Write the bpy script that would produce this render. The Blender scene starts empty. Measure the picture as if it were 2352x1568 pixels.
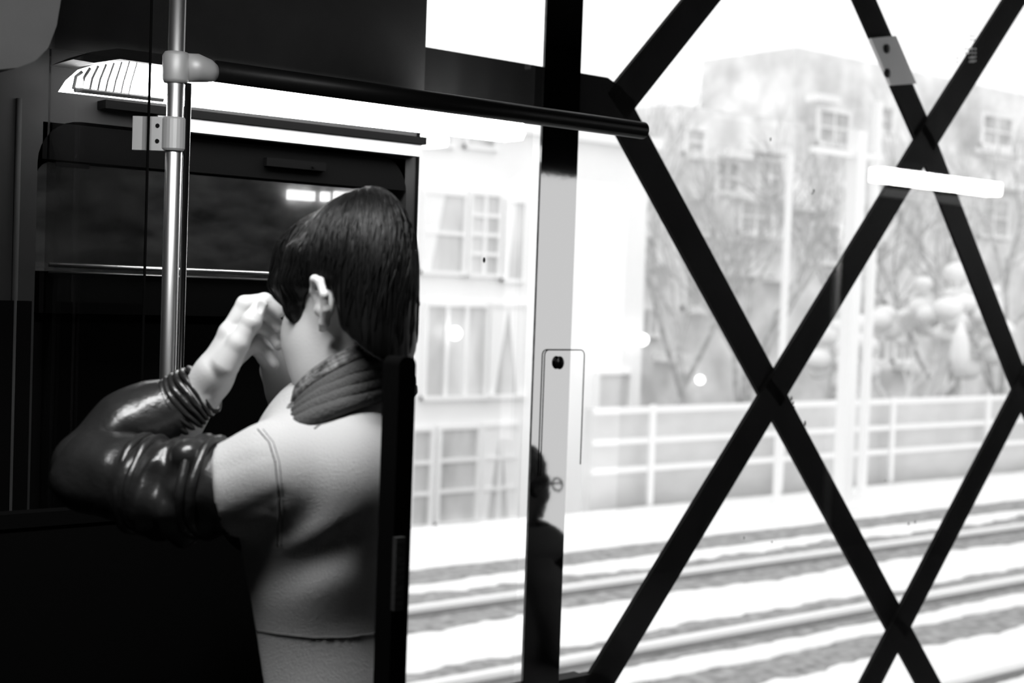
import bpy, bmesh, math, random
import numpy as np
from mathutils import Vector, Matrix
random.seed(4); np.random.seed(4)
scn = bpy.context.scene; COL = scn.collection

# ---------------------------------------------------------------- camera, sky, exposure
F = 3267.0; CAMZ = 1.6
def cam_axes():
    yaw, p, r = math.radians(50.9), math.radians(-1.9), math.radians(2.0)
    f = np.array([math.cos(yaw)*math.cos(p), math.sin(yaw)*math.cos(p), math.sin(p)])
    ri = np.cross(f, [0, 0, 1]); ri /= np.linalg.norm(ri); up = np.cross(ri, f)
    return f, ri*math.cos(r)+up*math.sin(r), up*math.cos(r)-ri*math.sin(r)
FW, RT, UP = cam_axes(); CP = np.array([0, 0, CAMZ])
cd = bpy.data.cameras.new('camera'); cam = bpy.data.objects.new('camera', cd); COL.objects.link(cam)
M = Matrix.Identity(4)
for i in range(3):
    M[i][0], M[i][1], M[i][2], M[i][3] = RT[i], UP[i], -FW[i], CP[i]
cam.matrix_world = M
cd.sensor_width = 36; cd.lens = F*36/2352; cd.clip_start = 0.05; cd.clip_end = 500
cd.dof.use_dof = True; cd.dof.focus_distance = 2.25; cd.dof.aperture_fstop = 4.5
scn.camera = cam
w = bpy.data.worlds.new('overcast_sky'); scn.world = w; w.use_nodes = True
w.node_tree.nodes['Background'].inputs[0].default_value = (1, 1, 1, 1)
w.node_tree.nodes['Background'].inputs[1].default_value = 1.55
scn.view_settings.view_transform = 'Standard'; scn.view_settings.look = 'None'
scn.view_settings.exposure = 0; scn.view_settings.gamma = 1
scn.view_settings.use_curve_mapping = False

def ray(px, py): return FW + RT*(px-1176)/F - UP*(py-784)/F
def PY(px, py, Y): v = ray(px, py); return CP + v*(Y/v[1])

# ---------------------------------------------------------------- materials
def mat(name, v, rough=.6, metal=0., bump=0., bscale=60, spec=.5, var=0., vscale=8, stretch=(1, 1, 1)):
    m = bpy.data.materials.new(name); m.use_nodes = True
    n, l = m.node_tree.nodes, m.node_tree.links
    b = n['Principled BSDF']
    b.inputs['Base Color'].default_value = (v, v, v, 1); b.inputs['Roughness'].default_value = rough
    b.inputs['Metallic'].default_value = metal; b.inputs['Specular IOR Level'].default_value = spec
    tc = n.new('ShaderNodeTexCoord'); mp = n.new('ShaderNodeMapping'); mp.inputs['Scale'].default_value = stretch
    l.new(tc.outputs['Object'], mp.inputs['Vector'])
    if var > 0:
        t = n.new('ShaderNodeTexNoise'); t.inputs['Scale'].default_value = vscale; t.inputs['Detail'].default_value = 5
        r = n.new('ShaderNodeMapRange'); r.inputs[1].default_value = .3; r.inputs[2].default_value = .7
        r.inputs[3].default_value = max(0, v*(1-var)); r.inputs[4].default_value = min(1, v*(1+var))
        l.new(mp.outputs[0], t.inputs['Vector']); l.new(t.outputs[0], r.inputs[0]); l.new(r.outputs[0], b.inputs['Base Color'])
    if bump > 0:
        t = n.new('ShaderNodeTexNoise'); t.inputs['Scale'].default_value = bscale; t.inputs['Detail'].default_value = 4
        bm = n.new('ShaderNodeBump'); bm.inputs['Strength'].default_value = bump; bm.inputs['Distance'].default_value = .004
        l.new(mp.outputs[0], t.inputs['Vector']); l.new(t.outputs[0], bm.inputs['Height']); l.new(bm.outputs[0], b.inputs['Normal'])
    return m
def emit(name, s):
    m = bpy.data.materials.new(name); m.use_nodes = True
    b = m.node_tree.nodes['Principled BSDF']; b.inputs['Base Color'].default_value = (.8, .8, .8, 1)
    b.inputs['Emission Color'].default_value = (1, 1, 1, 1); b.inputs['Emission Strength'].default_value = s
    return m
def glass(name, tint, ior=1.5, dirt=0.):
    m = bpy.data.materials.new(name); m.use_nodes = True
    n, l = m.node_tree.nodes, m.node_tree.links; n.clear()
    o = n.new('ShaderNodeOutputMaterial'); t = n.new('ShaderNodeBsdfTransparent'); g = n.new('ShaderNodeBsdfGlossy')
    t.inputs[0].default_value = (tint, tint, tint, 1); g.inputs['Roughness'].default_value = .0
    fr = n.new('ShaderNodeFresnel'); ge = n.new('ShaderNodeNewGeometry'); io = n.new('ShaderNodeMapRange'); io.inputs[3].default_value = ior; io.inputs[4].default_value = 1/ior
    l.new(ge.outputs['Backfacing'], io.inputs[0]); l.new(io.outputs[0], fr.inputs[0])      # same index on both faces of the sheet
    mx = n.new('ShaderNodeMixShader'); l.new(fr.outputs[0], mx.inputs[0]); l.new(t.outputs[0], mx.inputs[1]); l.new(g.outputs[0], mx.inputs[2])
    last = mx
    if dirt > 0:
        d = n.new('ShaderNodeBsdfDiffuse'); d.inputs[0].default_value = (.8, .8, .8, 1)
        nz = n.new('ShaderNodeTexNoise'); nz.inputs['Scale'].default_value = 3; nz.inputs['Detail'].default_value = 6
        tc = n.new('ShaderNodeTexCoord'); mp = n.new('ShaderNodeMapping'); mp.inputs['Scale'].default_value = (6, 1, 1)
        mr = n.new('ShaderNodeMapRange'); mr.inputs[1].default_value = .3; mr.inputs[2].default_value = .8; mr.inputs[3].default_value = dirt*.4; mr.inputs[4].default_value = dirt
        l.new(tc.outputs['Object'], mp.inputs[0]); l.new(mp.outputs[0], nz.inputs['Vector']); l.new(nz.outputs[0], mr.inputs[0])
        m2 = n.new('ShaderNodeMixShader'); l.new(mr.outputs[0], m2.inputs[0]); l.new(mx.outputs[0], m2.inputs[1]); l.new(d.outputs[0], m2.inputs[2]); last = m2
    l.new(last.outputs[0], o.inputs[0])
    return m

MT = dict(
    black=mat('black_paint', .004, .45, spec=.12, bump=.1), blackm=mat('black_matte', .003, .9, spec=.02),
    steel=mat('painted_lattice_steel', .004, .6, spec=.08, var=.4, bump=.15, bscale=25),
    pillar=mat('brushed_pillar_metal', .37, .035, 1., bump=.03, bscale=8),
    dark=mat('dark_panel', .03, .7, spec=.2, var=.2, bump=.2, bscale=200),
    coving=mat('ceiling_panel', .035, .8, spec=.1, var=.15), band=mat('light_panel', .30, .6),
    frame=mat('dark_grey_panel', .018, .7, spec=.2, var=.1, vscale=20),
    chrome=mat('brushed_steel_tube', .85, .38, 1., bump=.05, stretch=(1, 1, .02)),
    clamp=mat('satin_grey_clamp', .42, .5, .3), screw=mat('dark_screw', .01, .25, .6),
    alu=mat('aluminium_rail', .6, .3, 1.),
    tint=glass('dimmed_view_glass', .30), clear=glass('clear_glass', .985, dirt=.012), shield=glass('screen_glass', .80, ior=1.25),  # dark pane: dimness of a mirrored view put into its tint
    lamp=emit('fluorescent_diffuser', 18), fill_glow=emit('fill_lamp_glow', 38), lamp2=emit('ceiling_tube', 60), spot=emit('mirrored_lamp_glow', 14), globe=emit('globe_glow', 4),  # includes an added fill glow and a glow imitating lamp reflections
    snow=mat('snow', .93, .9, spec=.1, bump=.4, bscale=6), ballast=mat('wet_ballast', .30, .9, var=.45, vscale=9, stretch=(1, 1, 1), bump=.3, bscale=20),
    rail=mat('rail_head_steel', .88, .6), railweb=mat('rail_web', .3, .8),
    facA=mat('pale_render', .95, .9, var=.03, vscale=.8), facB=mat('rough_stone', .80, .95, var=.24, vscale=1.2, bump=.5, bscale=3),
    paneA=mat('window_glass_grey', .62, .3, var=.35, vscale=1.5, stretch=(1, 1, .3)), paneB=mat('window_glass_dark', .55, .3, var=.35, vscale=2), white=mat('white_paint', .93, .7),
    slate=mat('slate_roof', .8, .8, var=.2, vscale=2), bark=mat('pale_bark', .55, .95, var=.3), mast=mat('galvanised_mast', .9, .7), wallg=mat('retaining_wall', .70, .9, var=.12, vscale=.9, stretch=(1, 1, 2)),
    brick=mat('mottled_brick', .75, .9, var=.65, vscale=9, stretch=(1, 1, 2.5)),
    skin=mat('skin', .64, .5, spec=.3, bump=.08, bscale=300), hair=mat('black_hair', .004, .42, spec=.28),
    jacket=mat('pale_canvas', .52, .9, spec=.1, bump=.35, bscale=500), leather=mat('dark_leather', .018, .30, spec=.6, bump=.35, bscale=70),
    collar=mat('grey_wool_collar', .09, .95, spec=.1, bump=.6, bscale=300), scarf=mat('patterned_scarf', .14, .6, var=.9, vscale=120, bump=.6, bscale=150),
    denim=mat('dark_trousers', .03, .9), seam=mat('seam_thread', .16, .9), shoe=mat('shoe_leather', .02, .5),
    floor=mat('dark_floor', .03, .7, var=.3), plate=mat('grey_plate', .30, .6), plate2=mat('mirrored_plate_tone', .9, .5), wing=mat('seat_fabric', .02, .9), paper=mat('faded_sticker', .16, .8, var=.2),  # the brightened plate colour imitates a reflection
)

# ---------------------------------------------------------------- helpers
def link(name, me, m, parent=None):
    o = bpy.data.objects.new(name, me); COL.objects.link(o)
    if m: me.materials.append(MT[m] if isinstance(m, str) else m)
    if parent: o.parent = parent
    return o
def obj(name, bm, m, parent=None, smooth=False, bevel=0.):
    if bevel > 0:
        bmesh.ops.bevel(bm, geom=[e for e in bm.edges if e.calc_face_angle(0) > .6], offset=bevel, segments=2, affect='EDGES', clamp_overlap=True)
    bmesh.ops.recalc_face_normals(bm, faces=bm.faces)
    me = bpy.data.meshes.new(name); bm.to_mesh(me); bm.free()
    if smooth:
        for p in me.polygons: p.use_smooth = True
    return link(name, me, m, parent)
def tag(o, label, cat, group=None, kind=None):
    o['label'] = label; o['category'] = cat
    if group: o['group'] = group
    if kind: o['kind'] = kind
    return o
def struct(o): o['kind'] = 'structure'; return o
def empty(name, loc):
    o = bpy.data.objects.new(name, None); COL.objects.link(o); o.location = loc; o.empty_display_size = .1
    return o
def box(bm, x0, x1, y0, y1, z0, z1, mtx=None):
    vs = [bm.verts.new((x, y, z)) for x in (x0, x1) for y in (y0, y1) for z in (z0, z1)]
    if mtx:
        for v in vs: v.co = mtx @ v.co
    for f in ((0, 1, 3, 2), (4, 6, 7, 5), (0, 4, 5, 1), (2, 3, 7, 6), (0, 2, 6, 4), (1, 5, 7, 3)): bm.faces.new([vs[i] for i in f])
def B(*b): bm = bmesh.new(); box(bm, *b); return bm
def prism(bm, pts, y0, y1):
    a = [bm.verts.new((x, y0, z)) for x, z in pts]; b = [bm.verts.new((x, y1, z)) for x, z in pts]; n = len(pts)
    bm.faces.new(a); bm.faces.new(b[::-1])
    for i in range(n): bm.faces.new((a[i], b[i], b[(i+1) % n], a[(i+1) % n]))
def tube(bm, pts, r, seg=10, cap=True):
    pts = [Vector(p) for p in pts]; rs = r if isinstance(r, (list, tuple)) else [r]*len(pts); rings = []
    t0 = (pts[1]-pts[0]).normalized(); nrm = t0.orthogonal().normalized()
    for i, p in enumerate(pts):
        t = (pts[min(i+1, len(pts)-1)]-pts[max(i-1, 0)]).normalized()
        nrm = (nrm-t*nrm.dot(t)).normalized(); bn = t.cross(nrm)
        rings.append([bm.verts.new(p+(nrm*math.cos(2*math.pi*k/seg)+bn*math.sin(2*math.pi*k/seg))*rs[i]) for k in range(seg)])
    for a, b in zip(rings, rings[1:]):
        for k in range(seg): bm.faces.new((a[k], a[(k+1) % seg], b[(k+1) % seg], b[k]))
    if cap: bm.faces.new(rings[0][::-1]); bm.faces.new(rings[-1])
def bar(bm, a, b, wid, y0, y1):       # flat bar between two (x, z) points
    a, b = Vector(a), Vector(b); d = (b-a).normalized(); n = Vector((-d.y, d.x))*wid/2
    prism(bm, [tuple(a-n), tuple(b-n), tuple(b+n), tuple(a+n)], y0, y1)
def ball(bm, c, r, seg=14, sc=(1, 1, 1)):
    m = Matrix.Translation(c) @ Matrix.Diagonal((*sc, 1)); bmesh.ops.create_uvsphere(bm, u_segments=seg, v_segments=seg//2+2, radius=r, matrix=m)
def cyl(bm, c, axis, r, h, seg=16):
    c, a = Vector(c), Vector(axis).normalized(); tube(bm, [c-a*h/2, c+a*h/2], r, seg)

# ---------------------------------------------------------------- the carriage
YW = 2.4          # inner face of the window wall
GX0, GX1 = 1.687, 5.4
# window wall, left section, with the opening of the dark window
bm = bmesh.new()
def rounded(x0, x1, z0, z1, r, n=8, corners=(1, 1, 1, 1)):
    pts = []
    for k, (cx, cz, a) in enumerate(((x0+r, z0+r, 180), (x1-r, z0+r, 270), (x1-r, z1-r, 0), (x0+r, z1-r, 90))):
        if not corners[k]: pts.append(((x0, z0), (x1, z0), (x1, z1), (x0, z1))[k]); continue
        for i in range(n+1):
            t = math.radians(a+90*i/n); pts.append((cx+r*math.cos(t), cz+r*math.sin(t)))
    return pts
def holed(bm, out, inn, y0, y1):       # frame from outer rectangle to inner loop, matched by angle
    x0, x1, z0, z1 = out; cx = sum(p[0] for p in inn)/len(inn); cz = sum(p[1] for p in inn)/len(inn)
    def hit(p):
        dx, dz = p[0]-cx, p[1]-cz; t = min([((x1 if dx > 0 else x0)-cx)/dx if abs(dx) > 1e-9 else 1e9, ((z1 if dz > 0 else z0)-cz)/dz if abs(dz) > 1e-9 else 1e9])
        return (cx+dx*t, cz+dz*t)
    n = len(inn); O = [hit(p) for p in inn]
    for c in ((x0, z0), (x1, z0), (x1, z1), (x0, z1)):    # snap nearest to the corner
        k = min(range(n), key=lambda i: (O[i][0]-c[0])**2+(O[i][1]-c[1])**2); O[k] = c
    V = [[bm.verts.new((p[0], y, p[1])) for p in L] for L in (O, inn) for y in (y0, y1)]
    for i in range(n):
        j = (i+1) % n
        for q in ((V[0], V[2]), (V[1], V[3]), (V[0], V[1]), (V[2], V[3])):
            try: bm.faces.new((q[0][i], q[0][j], q[1][j], q[1][i]))
            except ValueError: pass
WX0, WX1, WZ0, WZ1 = .897, 1.66, 1.05, 1.872
box(bm, -1.28, .80, YW, YW+.08, 0, 2.9); box(bm, WX1, GX0, YW, YW+.08, 0, 2.9); box(bm, .80, WX1, YW, YW+.08, 0, WZ0); box(bm, .80, WX1, YW, YW+.08, 1.99, 2.9)
holed(bm, (.80, WX1, WZ0, 1.99), rounded(WX0, WX1-.001, WZ0+.001, WZ1, .075), YW, YW+.08)
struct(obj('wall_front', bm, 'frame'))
bm = bmesh.new(); box(bm, GX1, 8, YW, YW+.08, 0, 2.9); box(bm, GX0, GX1, YW, YW+.08, 0, .12); box(bm, GX0, GX1, YW, YW+.08, 2.72, 2.9)
struct(obj('wall_front', bm, 'black'))
struct(obj('wall_left', B(-1.28, -1.2, -1.08, YW+.08, 0, 2.9), 'dark'))
struct(obj('wall_right', B(8, 8.08, -1.08, YW+.08, 0, 2.9), 'blackm'))
OX0, OX1, OZ0, OZ1 = 4.70, 5.66, .2, 2.25
bm = bmesh.new(); box(bm, -1.28, OX0, -1.08, -1.0, 0, 2.9); box(bm, OX1, 8.08, -1.08, -1.0, 0, 2.9); box(bm, OX0, OX1, -1.08, -1.0, 0, OZ0); box(bm, OX0, OX1, -1.08, -1.0, OZ1, 2.9); struct(obj('wall_back', bm, 'blackm'))
bm = bmesh.new(); holed(bm, (OX0-.01, OX1+.01, OZ0-.01, OZ1+.01), rounded(OX0+.001, OX1-.001, OZ0+.001, OZ1-.001, .12), -1.09, -.995); struct(obj('window_3', bm, 'blackm'))
struct(obj('floor', B(-1.28, 8.08, -1.08, YW+.08, -.06, 0), 'floor'))
struct(obj('ceiling', B(-1.28, 8.08, -1.08, YW+.08, 2.9, 2.96), 'blackm'))
# dark window 1: inner frame, glass, rail
w1 = struct(empty('window_1', (0, YW, 0)))
def loc(o, p): o.matrix_parent_inverse = Matrix.Translation(-Vector(p.location)); return o
def part(name, bm, m, p, **k): return loc(obj(name, bm, m, p, **k), p)
bm = bmesh.new(); holed(bm, (WX0-.0, WX1+.0, WZ0, WZ1), rounded(.934, 1.655, 1.09, 1.80, .02), YW+.005, YW+.035)
bm2 = bmesh.new(); holed(bm2, (WX0-.03, WX1+.02, WZ0-.03, WZ1+.03), rounded(.925, 1.655, 1.09, 1.806, .03), YW+.081, YW+.1)
part('window_frame', bm2, 'blackm', w1)
bm = bmesh.new(); box(bm, .905, 1.655, YW-.0, YW+.05, 1.803, 1.866); box(bm, .905, 1.655, YW+.0, YW+.05, 1.54, 1.612); part('frame_bar', bm, 'blackm', w1, bevel=.004)
part('dark_pane_sheet', B(.90, 1.655, YW+.03, YW+.05, 1.05, 1.56), 'blackm', w1)  # black sheet added to darken the pane below the rail
part('pane', B(.905, 1.655, YW+.055, YW+.061, 1.06, 1.86), 'tint', w1)
bm = bmesh.new(); tube(bm, [(.92, YW-.004, 1.623), (1.655, YW-.004, 1.623)], .0042, 8); tube(bm, [(.92, YW-.002, 1.611), (1.655, YW-.002, 1.611)], .002, 6); part('hopper_rail', bm, 'alu', w1, smooth=True)
bm = bmesh.new(); box(bm, 1.33, 1.46, YW-.012, YW, 1.826, 1.842); cyl(bm, (1.43, YW-.014, 1.832), (0, 1, 0), .0025, .006); part('catch', bm, 'blackm', w1, bevel=.002)
tag(obj('sticker', B(.945, 1.005, YW+.04, YW+.042, 1.80-.005, 1.862), 'paper'), 'faint grey square sticker in top corner of dark window', 'sticker')
struct(obj('dark_wall_sheet', B(-1.19, 1.68, YW-.008, YW-.0005, .0, 1.045), 'blackm'))  # black sheets added so the lower wall falls dark
struct(obj('dark_wall_sheet', B(-1.19, .89, YW-.008, YW-.0005, 1.045, 1.56), 'blackm'))
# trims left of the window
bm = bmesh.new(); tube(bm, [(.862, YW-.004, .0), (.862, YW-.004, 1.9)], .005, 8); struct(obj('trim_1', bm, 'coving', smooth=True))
struct(obj('dark_gap_strip', B(1.0, 1.68, YW-.036, YW, 1.8965, 1.911), 'blackm'))  # black strip added to keep the gap under the lamp dark
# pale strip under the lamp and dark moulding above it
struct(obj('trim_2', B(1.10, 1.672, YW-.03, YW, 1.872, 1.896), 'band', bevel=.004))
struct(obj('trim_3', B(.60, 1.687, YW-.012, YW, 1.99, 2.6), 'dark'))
# curved coving at the ceiling, upper left
bm = bmesh.new()
prof = [(-1.15, 1.842), (.574, 1.8445), (.626, 1.856), (.648, 1.867), (.664, 1.885), (.674, 1.914), (.681, 1.963), (.70, 2.1), (.70, 2.6), (-1.15, 2.6)]
prism(bm, prof, 1.75, 2.1); struct(obj('ceiling_duct', bm, 'coving', bevel=.01))
bpy.data.objects['ceiling_duct'].name = 'trim_4'

# glazed section: pane, mullion (pillar), door post, sill
w2 = struct(empty('window_2', (GX0, YW, .12)))
part('pane', B(GX0, 2.014, YW+.030, YW+.036, .12, 2.72), 'clear', w2)
part('pane', B(2.124, GX1, YW+.030, YW+.036, .12, 2.72), 'clear', w2)
part('gasket', B(GX0-.006, GX0, YW-.003, YW+.05, .12, 2.72), 'blackm', w2)
# pillar
pl = tag(empty('door_pillar', (2.07, YW, .12)), 'tall shiny grey metal pillar between the two bright window panes', 'pillar')
part('pillar_face', B(2.014, 2.120, YW-.002, YW+.005, .12, 2.72), 'pillar', pl)
# service flap outline and screw on the pillar
q = [PY(x, y, YW-.004) for x, y in ((1238, 805), (1300, 806))]
z1 = PY(1300, 803, YW)[2]
bm = bmesh.new(); pts = [(2.040, z1-.28)]+rounded(2.040, 2.158, z1-.30, z1, .012, 6)[14:][::-1]+[(2.158, z1-.26)]; tube(bm, [(x, YW-.006, z) for x, z in pts], .0014, 6, False)
part('flap_seal', bm, 'screw', pl, smooth=True)
s = PY(1287, 833, YW-.01); bm = bmesh.new(); ball(bm, (s[0], YW-.008, s[2]), .011, 16, (1, .8, 1.35)); part('screw', bm, 'screw', pl, smooth=True)

# outer steel lattice
YL = 2.5; lat = tag(empty('steel_lattice', (2.33, YL, 0)), 'black diamond steel lattice screen outside the right window', 'lattice')
NX, NZ, ZC = .605, .70, 1.364; X0 = 2.327
W = .083
def node(i, j): return {(2, 1): (3.568, 2.100), (1, 2): (2.985, 2.764), (3, 2): (4.165, 2.764)}.get((i, j), (X0+NX*i, ZC+NZ*j))
for i in range(0, 5):
    for j in range(-2, 2):
        a, b, k = ((i, j), (i+1, j+1), 0) if (i+j) % 2 else ((i, j+1), (i+1, j), 1)
        pa, pb = node(*a), node(*b)
        bm = bmesh.new(); dx, dz = pb[0]-pa[0], pb[1]-pa[1]; e = .016
        bar(bm, (pa[0]-dx*e, pa[1]-dz*e), (pb[0]+dx*e, pb[1]+dz*e), W*1.02, YL-.006*(1-2*k)-.006, YL-.006*(1-2*k)+.006)
        part('diagonal_bar', bm, 'steel', lat, bevel=.0015)
for z0, z1, z2 in ((2.003, 2.118, 1), (.585, .697, 0)):
    bm = bmesh.new(); box(bm, 1.60, 2.285, YL-.012, YL+.03, z0, z1)
    if z2: prism(bm, [(2.285, z0), (2.285, z1), (2.33, 2.10), (2.383, 2.066), (2.352, 2.003)], YL-.012, YL+.012)
    else: prism(bm, [(2.285, z0), (2.285, z1), (2.33, .697), (2.38, .664), (2.34, .60)], YL-.012, YL+.012)
    part('chord', bm, 'steel', lat, bevel=.003)
bm = bmesh.new(); box(bm, 2.125, 2.148, YL, YL+.03, 2.118, 3.2); prism(bm, [(2.145, 2.115), (2.145, 2.19), (2.152, 2.15), (2.168, 2.128), (2.19, 2.115)], YL, YL+.03); box(bm, 1.62, 1.7, YL, YL+.03, 2.118, 3.2)
part('upright', bm, 'steel', lat)
# mirrored plate and bolts, built solid and pale on the bar
pc = [PY(x, y, YL-.02) for x, y in ((1999, 88), (2057, 82), (2104, 192), (2046, 196))]
bm = bmesh.new(); prism(bm, [(p[0], p[2]) for p in pc], YL-.022, YL-.0125); pp = part('mirrored_plate', bm, 'plate2', lat); pp['label'] = 'pale plate standing in for a reflection'
for x, y in ((2037, 112), (2038, 168)):
    p = PY(x, y, YL-.024); bm = bmesh.new(); ball(bm, (p[0], YL-.022, p[2]), .011, 16, (1, .7, 1)); cyl(bm, (p[0], YL-.024, p[2]), (0, 1, 0), .013, .003)
    part('bolt', bm, 'screw', pp, smooth=True)
# white dots painted in for a mirrored lit display, upper right bar
for gx, gy, n, m_ in ((2234, 82, 2, 2), (2222, 112, 2, 2), (2237, 112, 2, 4), (2203, 133, 1, 2), (2232, 132, 2, 2)):
    for i in range(n):
        for j in range(m_):
            p = PY(gx+i*7, gy+j*9, YL-.02); part('mirrored_dot', B(p[0]-.0021, p[0]+.0021, YL-.016, YL-.012, p[2]-.0024, p[2]+.0024), 'white', lat)

# handrail pole, clamps, horizontal rail, glass screen
hp = tag(empty('grab_pole', (.955, 2.0, 0)), 'shiny vertical steel grab pole left of the person', 'grab pole')
bm = bmesh.new(); tube(bm, [(.955, 2.0, 0), (.955, 2.0, 2.9)], .0125, 24); part('pole', bm, 'chrome', hp, smooth=True)
bm = bmesh.new(); tube(bm, [(.969, 1.986, 0), (.969, 1.986, 1.90)], .005, 16); part('pole_shade', bm, 'screw', hp, smooth=True)  # dark tube put in for the shaded right side of the pole
bm = bmesh.new(); tube(bm, [(.955, 2.0, 1.900), (.955, 2.0, 1.905), (.955, 2.0, 1.94), (.955, 2.0, 1.946)], [.017, .0195, .0205, .017], 24)
tube(bm, [(.97, 2.0, 1.925), (.99, 2.0, 1.927), (1.008, 2.0, 1.925), (1.022, 2.0, 1.922)], [.0215, .0215, .018, .012], 20); part('tee_joint', bm, 'clamp', hp, smooth=True)
cl = tag(empty('glass_clamp', (.93, 2.0, 1.82)), 'grey clamp with two screw holes fixing the glass screen to the pole', 'clamp')
bm = bmesh.new(); tube(bm, [(.955, 2.0, 1.798), (.955, 2.0, 1.801), (.955, 2.0, 1.845), (.955, 2.0, 1.848)], [.0175, .0195, .0195, .0175], 24)
M2 = Matrix.Translation((.955, 2.0, 0)) @ Matrix.Rotation(math.radians(-41), 4, 'Z'); box(bm, -.060, 0, -.012, -.002, 1.797, 1.8475, M2); part('clamp_body', bm, 'clamp', cl, smooth=False, bevel=.0015)
for z in (1.811, 1.834):
    bm = bmesh.new(); c = M2 @ Vector((-.022, -.0125, z)); cyl(bm, c, M2.to_3x3() @ Vector((0, 1, 0)), .0032, .002, 12); part('screw', bm, 'screw', cl)
bm = bmesh.new(); tube(bm, [(1.02, 2.0, 1.926), (1.935, 2.0, 1.926)], .0165, 20)
tag(part('handrail', bm, 'black', None) if False else obj('handrail', bm, 'black', smooth=True), 'black horizontal handrail running right from the grab pole', 'handrail')
gs = tag(empty('glass_screen', (.918, 2.02, 0)), 'clear glass draught screen left of the grab pole', 'glass screen')
part('pane', B(.913, .917, 2.005, YW, .3, 2.5), 'shield', gs); part('edge_strip', B(.9135, .9165, 2.002, 2.005, .3, 2.5), 'blackm', gs)

# fluorescent strip lamp above the dark window
lp = tag(empty('strip_lamp', (1.3, 2.3, 1.94)), 'long glowing strip lamp with ribbed end above the dark window', 'lamp')
pts = [(.903, 1.910), (.915, 1.930), (.935, 1.950), (.965, 1.963), (1.0, 1.966), (1.855, 1.953), (1.862, 1.93), (1.855, 1.916)]
bm = bmesh.new(); prism(bm, pts, 2.27, 2.33); part('diffuser', bm, 'lamp', lp, bevel=.003)
bm = bmesh.new(); prism(bm, [(.90, 1.956), (.93, 1.972), (.975, 1.984), (1.03, 1.985), (1.69, 1.985), (1.69, 1.967), (.98, 1.967), (.935, 1.955)], 2.262, 2.36); part('housing', bm, 'frame', lp, bevel=.003)
for k in range(8):
    x = .914+.0135*k; t = .0035-.0003*k; zt = min(1.966, 1.926+.043*math.sqrt(max(0, (x-.905)/.1)))
    bm = bmesh.new(); tube(bm, [(x-.010, 2.268, 1.909), (x-.006, 2.268, 1.93), (x+.004, 2.268, zt)], t*.8, 6); part('rib', bm, 'plate', lp)
bm = bmesh.new(); tube(bm, [(.905, 2.266, 1.908), (1.06, 2.266, 1.909)], .004, 6); part('end_trim', bm, 'plate', lp)
# the lamps on the camera's side of the carriage (one mirrored in the glass, one added as unseen fill)
def ceil_lamp(x0, x1, y, z, label, m, h=.028, wd=.03):
    o = tag(empty('ceiling_lamp', ((x0+x1)/2, y, z)), label, 'lamp')
    bm = bmesh.new(); box(bm, x0, x1, y-wd, y+wd, z-h, z+h); part('diffuser', bm, m, o, bevel=.008)
    part('housing', B(x0-.02, x1+.02, y-wd-.015, y+wd+.015, z+h+.001, z+h+.03), 'dark', o)
    part('hanger', B((x0+x1)/2-.02, (x0+x1)/2+.02, y-.01, y+.01, z+h+.03, 2.9), 'dark', o)
    return o
lp2 = ceil_lamp(4.50, 5.30, 1.5, 2.105, 'glowing ceiling lamp whose reflection crosses the lattice', 'lamp2', .026)
ceil_lamp(.2, .9, 1.22, 2.18, 'added fill lamp above and left of the person, out of view', 'fill_glow', .03, .07)  # added to throw light on the person's back

part('reflector', B(4.46, 5.22, 1.52, 1.56, 2.02, 2.05), 'white', lp2)
pz = PY(1962, 400, 3.62); gp2 = tag(empty('grab_pole', (pz[0], 1.18, 0)), 'steel grab pole mirrored as thin bright streaks on the lattice', 'grab pole')
part('pole', (lambda b: (tube(b, [(pz[0], 1.18, 0), (pz[0], 1.18, 2.9)], .016, 24), b)[1])(bmesh.new()), 'chrome', gp2, smooth=True)
part('floor_flange', (lambda b: (tube(b, [(pz[0], 1.18, .001), (pz[0], 1.18, .02)], .04, 24), b)[1])(bmesh.new()), 'clamp', gp2)
zt_ = PY(390, 1150, 1.95)[2]; lpn = tag(empty('dark_filler', (.95, 1.94, 0)), 'added black panel darkening the area under the raised arm and hiding the pole foot', 'partition')  # panel added to blacken the area below the arm
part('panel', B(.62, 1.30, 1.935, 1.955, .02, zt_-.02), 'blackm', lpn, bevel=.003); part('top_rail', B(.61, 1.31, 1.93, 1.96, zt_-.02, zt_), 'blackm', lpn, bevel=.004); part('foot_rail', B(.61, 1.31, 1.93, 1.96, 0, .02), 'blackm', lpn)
# low partition end post right of the person
sp = tag(empty('seat_partition', (1.02, 1.22, 0)), 'black upright partition edge directly right of the person\'s back', 'partition')
def PD(px, py, dep): v = ray(px, py); return CP+v*dep
a = PD(924, 900, 1.52)
bm = bmesh.new(); pts = rounded(a[0]-.012, a[0]+.010, 0, PD(930, 818, 1.52)[2], .0095, 6, (0, 0, 1, 1)); prism(bm, pts, a[1]-.01, a[1]+.02); part('end_post', bm, 'blackm', sp)
p1, p2 = PD(926, 1235, 1.505), PD(926, 1405, 1.505); bm = bmesh.new(); box(bm, p1[0]-.006, p1[0]+.006, a[1]-.017, a[1]-.010, p2[2], p1[2]); part('latch_plate', bm, 'dark', sp, bevel=.002)

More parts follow.
